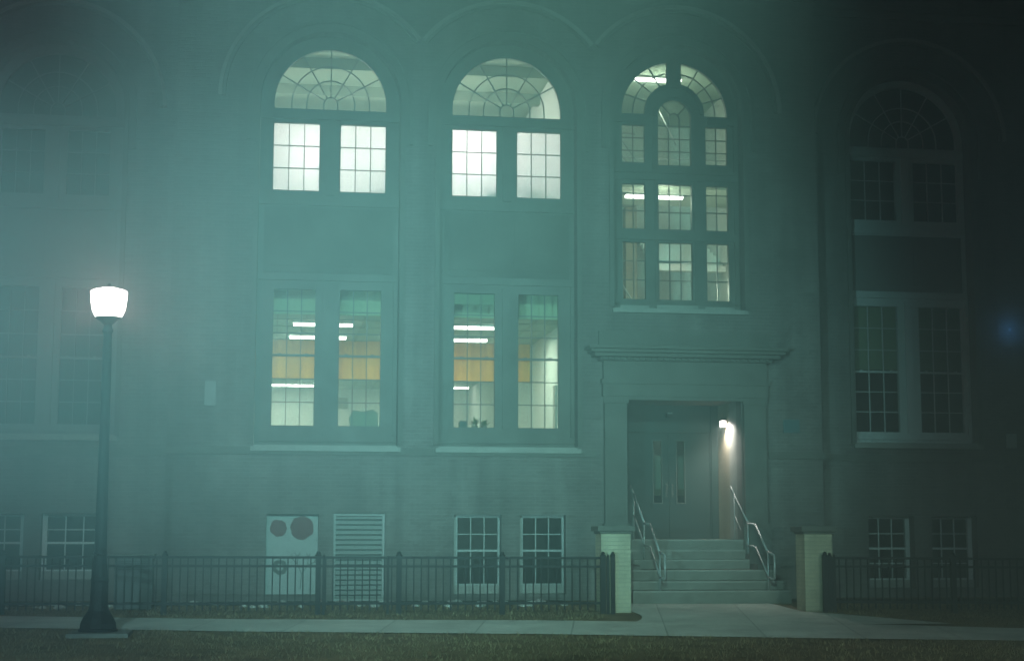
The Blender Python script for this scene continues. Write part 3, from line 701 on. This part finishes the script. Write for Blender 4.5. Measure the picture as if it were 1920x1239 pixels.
# ------------------------------------------------------------------ porch things
wl_ = empty("wall_lamp", (4.95, .85, 3.86), "small lit wall lamp on the right side of the porch recess", "lamp")
MB().box(4.90, 4.976, .77, .93, 3.86, 3.93).build("lamp_housing", BLACK, wl_)
MB().box(4.86, 4.970, .77, .93, 3.72, 3.857).build("lamp_glass", WALLAMP, wl_, bevel=.02)
lamp("wall_lamp_light", 'SPOT', (4.82, .70, 3.80), 330, (1.0, .97, .88), .03, target=(5.0, .60, 3.0), spot_size=R(150), spot_blend=1.0)
sc = empty("security_camera", (3.87, DY - .02, 4.0), "small dark camera box on the panel above the double doors", "camera")
MB().box(3.79, 3.91, DY - .14, DY - .002, 3.95, 4.05).build("camera_body", BLACK, sc, bevel=.01)
MB().box(3.80, 3.92, DY - .15, DY - .142, 4.03, 4.06).build("camera_visor", PALE, sc)
t = MB().box(5.88, 6.24, YF - .03, YF - .002, 3.53, 3.81).build("wall_plaque", mat("blue_plaque", (.06, .12, .13), .5, noise=(8, .15)), bevel=.006); tag(t, "blue rectangular plaque on the brick right of the porch", "plaque", "plaques on the school wall")
t = MB().box(11.30, 11.54, WY - .03, WY - .002, 3.30, 3.62).build("wall_plaque", PALE, bevel=.006); tag(t, "small pale plaque on the wall at the right picture edge", "plaque", "plaques on the school wall")
t = MB().box(-6.18, -5.95, YF - .03, YF - .002, 3.95, 4.45).build("wall_plaque", FRAMED, bevel=.006); tag(t, "faint pale upright plaque on the brick between the street lamp and the leftmost lit window", "plaque", "plaques on the school wall")

bl = empty("blue_lamp", (11.47, .38, 5.95), "faint small blue lamp on the wall at the right picture edge", "lamp")
MB().box(11.44, 11.50, .485, .498, 5.92, 5.98).build("back_plate", FRAMED, bl)
MB().ball((11.47, .465, 5.95), .019, 10, 6).build("lamp_glass", emit_mat("blue_lamp_glow", (.03, .10, .25), 1.0), bl, smooth=True)
lamp("blue_lamp_light", 'POINT', (11.47, .22, 5.95), 3.0, (0.10, 0.42, 1.0), 0.02)
# steps
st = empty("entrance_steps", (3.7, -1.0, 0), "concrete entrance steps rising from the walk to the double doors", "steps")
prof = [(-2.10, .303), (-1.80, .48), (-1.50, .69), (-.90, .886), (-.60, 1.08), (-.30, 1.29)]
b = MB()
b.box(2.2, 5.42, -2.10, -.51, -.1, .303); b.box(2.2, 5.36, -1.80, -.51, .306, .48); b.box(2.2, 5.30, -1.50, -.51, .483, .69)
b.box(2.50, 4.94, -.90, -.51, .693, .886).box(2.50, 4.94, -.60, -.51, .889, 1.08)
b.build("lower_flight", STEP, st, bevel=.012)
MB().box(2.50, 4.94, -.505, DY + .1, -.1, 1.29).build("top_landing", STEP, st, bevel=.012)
b = MB()
for y, z in prof:
    xa, xb = (2.21, 5.41) if z < .4 else (2.21, 5.35) if z < .5 else (2.21, 5.29) if z < .7 else (2.51, 4.93)
    b.box(xa, xb, y - .012 if z < 1.2 else -.513, (y if z < 1.2 else -.506) - .001, z - .03, z + .003)
b.build("nosing", SILL, st)
for (a, c_) in ((2.10, 2.497), (4.943, 5.40)): MB().box(a, c_, -.90, YF - .225, .0, 1.0).box(a, c_, -1.45, -.899, .693, .80).build("cheek_wall", BRICK, st)

def handrail(X, lab):
    t = empty("handrail", (X, -1.2, .3), lab, "handrail", "steel handrails on the entrance steps")
    r = .022
    top = [(X, .55, 2.42), (X, .3, 2.25), (X, -.62, 1.66), (X, -.64, 1.62), (X, -1.15, 1.60), (X, -1.95, 1.06), (X, -2.35, 1.0), (X, -2.38, .96), (X, -2.38, .56), (X, -2.3, .53), (X, -1.98, .56)]
    MB().path(top, r).build("top_rail", STEEL, t, smooth=True)
    MB().path([(X, .3, 1.80), (X, -.62, 1.20)], .018).path([(X, -.62, 1.17), (X, -1.15, 1.15), (X, -1.95, .60)], .018).build("mid_rail", STEEL, t, smooth=True)
    MB().bar((X, .3, 1.29), (X, .3, 2.25), .02).build("post", STEEL, t, smooth=True)
    MB().bar((X, -.64, .886), (X, -.64, 1.64), .02).build("post", STEEL, t, smooth=True)
    MB().bar((X, -1.97, .303), (X, -1.97, 1.04), .02).build("post", STEEL, t, smooth=True)
    return t
handrail(2.78, "steel handrail up the left side of the entrance steps")
handrail(4.99, "steel handrail up the right side of the entrance steps")

def pier(x0, x1, y0, z0, lab):
    t = empty("gate_pier", ((x0 + x1) / 2, y0 + .3, z0), lab, "pier", "brick piers either side of the entrance walk")
    MB().box(x0, x1, y0, y0 + .52, z0 - .15, 1.41).build("brick_shaft", PIERBRICK, t)
    MB().box(x0 - .03, x1 + .03, y0 - .03, y0 + .55, 1.413, 1.455).box(x0 - .075, x1 + .075, y0 - .075, y0 + .59, 1.458, 1.555).build("cap", STONE, t, bevel=.012)
pier(1.20, 1.755, -3.90, -.05, "buff brick gate pier left of the entrance steps")
pier(5.09, 5.63, -3.90, -.02, "buff brick gate pier right of the entrance steps")

# ------------------------------------------------------------------ iron fences
def fence(root, a, b_, posts, extra, ztop=1.0):
    a = Vector(a); b_ = Vector(b_); L = (b_ - a).length; d = (b_ - a) / L; ang = math.atan2(d.y, d.x)
    def P(s): return a + d * s
    def post(s, wd=.095, h=1.03):
        p = P(s); z = T(p.x, p.y)
        m = MB().box(-wd / 2, wd / 2, -wd / 2, wd / 2, -.1, h); m.lathe((0, 0, h), [(wd * .62, 0), (wd * .62, .02), (wd * .4, .03)], 12); m.ball((0, 0, h + .045), wd * .42, 10, 6)
        m.v = [(p.x + x * math.cos(ang) - y * math.sin(ang), p.y + x * math.sin(ang) + y * math.cos(ang), z + zz) for x, y, zz in m.v]
        m.build("post", BLACK, root)
    for s in posts: post(s)
    for s, wd, h in extra: post(s, wd, h)
    ss = sorted(posts)
    for s0, s1 in zip(ss, ss[1:]):
        m = MB(); n = max(2, round((s1 - s0) / .137)); p0 = P(s0); p1 = P(s1); z0 = T(p0.x, p0.y); z1 = T(p1.x, p1.y)
        for h, r in ((ztop, .022), (ztop - .155, .021), (.19, .021)):
            m.add(*rail_geo(p0, p1, z0 + h, z1 + h, r))
        for i in range(1, n):
            f = i / n; p = p0.lerp(p1, f); z = z0 + (z1 - z0) * f
            m.box(p.x - .0115, p.x + .0115, p.y - .0115, p.y + .0115, z + .07, z + ztop - .002)
        m.build("picket_panel", BLACK, root)
def rail_geo(p0, p1, z0, z1, r):
    d = (p1 - p0).normalized(); n = Vector((-d.y, d.x, 0)) * r
    vs = []
    for p, z in ((p0, z0), (p1, z1)):
        for sn in (-1, 1):
            for sz in (-1, 1): q = Vector((p.x, p.y, z)) + n * sn; vs.append((q.x, q.y, z + sz * r))
    return vs, [(0, 1, 3, 2), (4, 6, 7, 5), (0, 4, 5, 1), (2, 3, 7, 6), (0, 2, 6, 4), (1, 5, 7, 3)]
f1 = empty("iron_fence", (-3, -4, 0), "black iron picket fence running left from the entrance pier", "fence", "black iron fences along the sidewalk")
# x positions of the posts along the left fence
A = Vector((-14.5, -3.35, 0)); Bp = Vector((1.40, -4.15, 0)); Ln = (Bp - A).length
def sx(x): return (x - A.x) / (Bp.x - A.x) * Ln
fence(f1, A, Bp, [sx(x) for x in (-14.45, -12.0, -9.45, -6.66, -3.96, -2.52, -.66, 1.18)], [(sx(-3.86), .05, .99), (sx(-2.72), .045, .97), (sx(1.36), .075, 1.04), (sx(1.27), .05, 1.0)])
f2 = empty("iron_fence", (9, -4.5, 0), "black iron picket fence running right from the right entrance pier", "fence", "black iron fences along the sidewalk")
A2 = Vector((5.40, -4.12, 0)); B2 = Vector((17, -5.6, 0)); L2 = (B2 - A2).length
fence(f2, A2, B2, [0, 2.4, 4.8, 7.2, 9.6, 11.6], [(.09, .07, 1.02), (.17, .05, 1.0)])

# ------------------------------------------------------------------ rocks edging the bed
rp = []
for v in range(3):
    m = MB(); m.ball((0, 0, 0), 1.0, 9, 6, .65); rn = random.Random(v)
    m.v = [(x * rn.uniform(.75, 1.2), y * rn.uniform(.75, 1.2), z * rn.uniform(.7, 1.2)) for x, y, z in m.v]
    me = bpy.data.meshes.new("edging_rock"); me.from_pydata(m.v, [], m.f); me.materials.append(ROCK); rp.append(me)
rn = random.Random(11); x = -11.8
SIDE = "pale rough rock in the edging row behind the left iron fence"
while x < 1.0:
    r = rn.uniform(.045, .11); y = -1.55 + rn.uniform(-.2, .2) if rn.random() < .65 else -2.3 + rn.uniform(-.15, .15)
    o = bpy.data.objects.new("edging_rock", rn.choice(rp)); col.objects.link(o)
    o.location = (x, y, .055 + r * .25 - (.02 if y < -2 else 0)); o.scale = (r * rn.uniform(.9, 1.5), r, r * rn.uniform(.7, 1.1)); o.rotation_euler = (0, 0, rn.uniform(0, 3))
    tag(o, SIDE, "rock", "rocks edging the bed behind the fence"); x += r * rn.uniform(1.6, 3.6)

# utility box behind the fence
ub = empty("utility_box", (-7.3, -2.5, .05), "grey metal utility box behind the fence right of the lamp post", "utility box")
MB().box(-7.62, -6.94, -2.75, -2.2, .03, .98).build("cabinet", mat("grey_enamel", (.07, .08, .08), .5, noise=(3, .15)), ub, bevel=.02)
MB().box(-7.65, -6.91, -2.78, -2.17, .985, 1.03).build("lid", STONE, ub)
b = MB()
for i in range(5): b.box(-7.55, -7.0, -2.76, -2.753, .75 + i * .035, .762 + i * .035)
b.build("louvre", BLACK, ub)

# ------------------------------------------------------------------ street lamp
LX, LY = -7.43, -7.25
LZ = -.085
sl = empty("street_lamp", (LX, LY, LZ), "lit street lamp on a dark fluted post with a glowing tapered globe", "street lamp")
MB().lathe((LX, LY, LZ), [(.30, 0), (.30, .03), (.275, .05), (.27, .12), (.235, .20), (.19, .27), (.165, .31), (.15, .36)], 20).build("base", BLACK, sl, smooth=False)
b = MB(); prof = [(.15, .36), (.135, .42), (.13, .75), (.14, .78), (.125, .82), (.105, 1.1), (.098, 1.15), (.11, 1.18), (.095, 1.22), (.082, 2.6), (.070, 4.4), (.066, 4.62), (.085, 4.65), (.085, 4.68), (.066, 4.72), (.066, 4.76)]
n = 16; vs = []
b.lathe((LX, LY, LZ), prof, 16).build("pole", BLACK, sl, smooth=False)
b = MB().lathe((LX, LY, LZ), [(.066, 4.761), (.13, 4.82), (.20, 4.865), (.205, 4.88)], 20); b.build("globe_holder", BLACK, sl, smooth=True)
gz = 4.885
b = MB().lathe((LX, LY, LZ), [(.20, gz), (.235, gz + .06), (.262, gz + .14), (.278, gz + .25), (.285, gz + .37), (.288, gz + .40), (.25, gz + .425), (.10, gz + .465), (.03, gz + .475)], 28); b.build("globe", GLOBE, sl, smooth=True)
MB().lathe((LX, LY, LZ), [(.03, gz + .476), (.035, gz + .50), (.012, gz + .54)], 12).build("finial", BLACK, sl)
lamp("lamp_bulb", 'POINT', (LX, LY, LZ + gz + .2), 390, (1.0, .50, .50), .10)
t = MB().box(LX - .42, LX + .50, LY - .55, LY + .40, -.35, -.092).build("lamp_footing", STEP, bevel=.01); tag(t, "square concrete footing under the street lamp", "footing")

# ------------------------------------------------------------------ haze
hz = MB().box(-420, 420, -420, 420, -3.0, 20.0).build("haze", bpy.data.materials.new("haze")); hm = hz.data.materials[0]; hm.use_nodes = True
n = hm.node_tree.nodes; l = hm.node_tree.links; n.remove(n["Principled BSDF"])
pv = n.new("ShaderNodeVolumePrincipled"); pv.inputs["Color"].default_value = (0.86, 0.95, 0.93, 1); pv.inputs["Density"].default_value = 0.018; pv.inputs["Anisotropy"].default_value = 0.0
l.new(pv.outputs[0], n["Material Output"].inputs["Volume"]); tag(hz, kind="stuff"); hz['label'] = "thick night fog lit by the lamps"; hz['category'] = "fog"
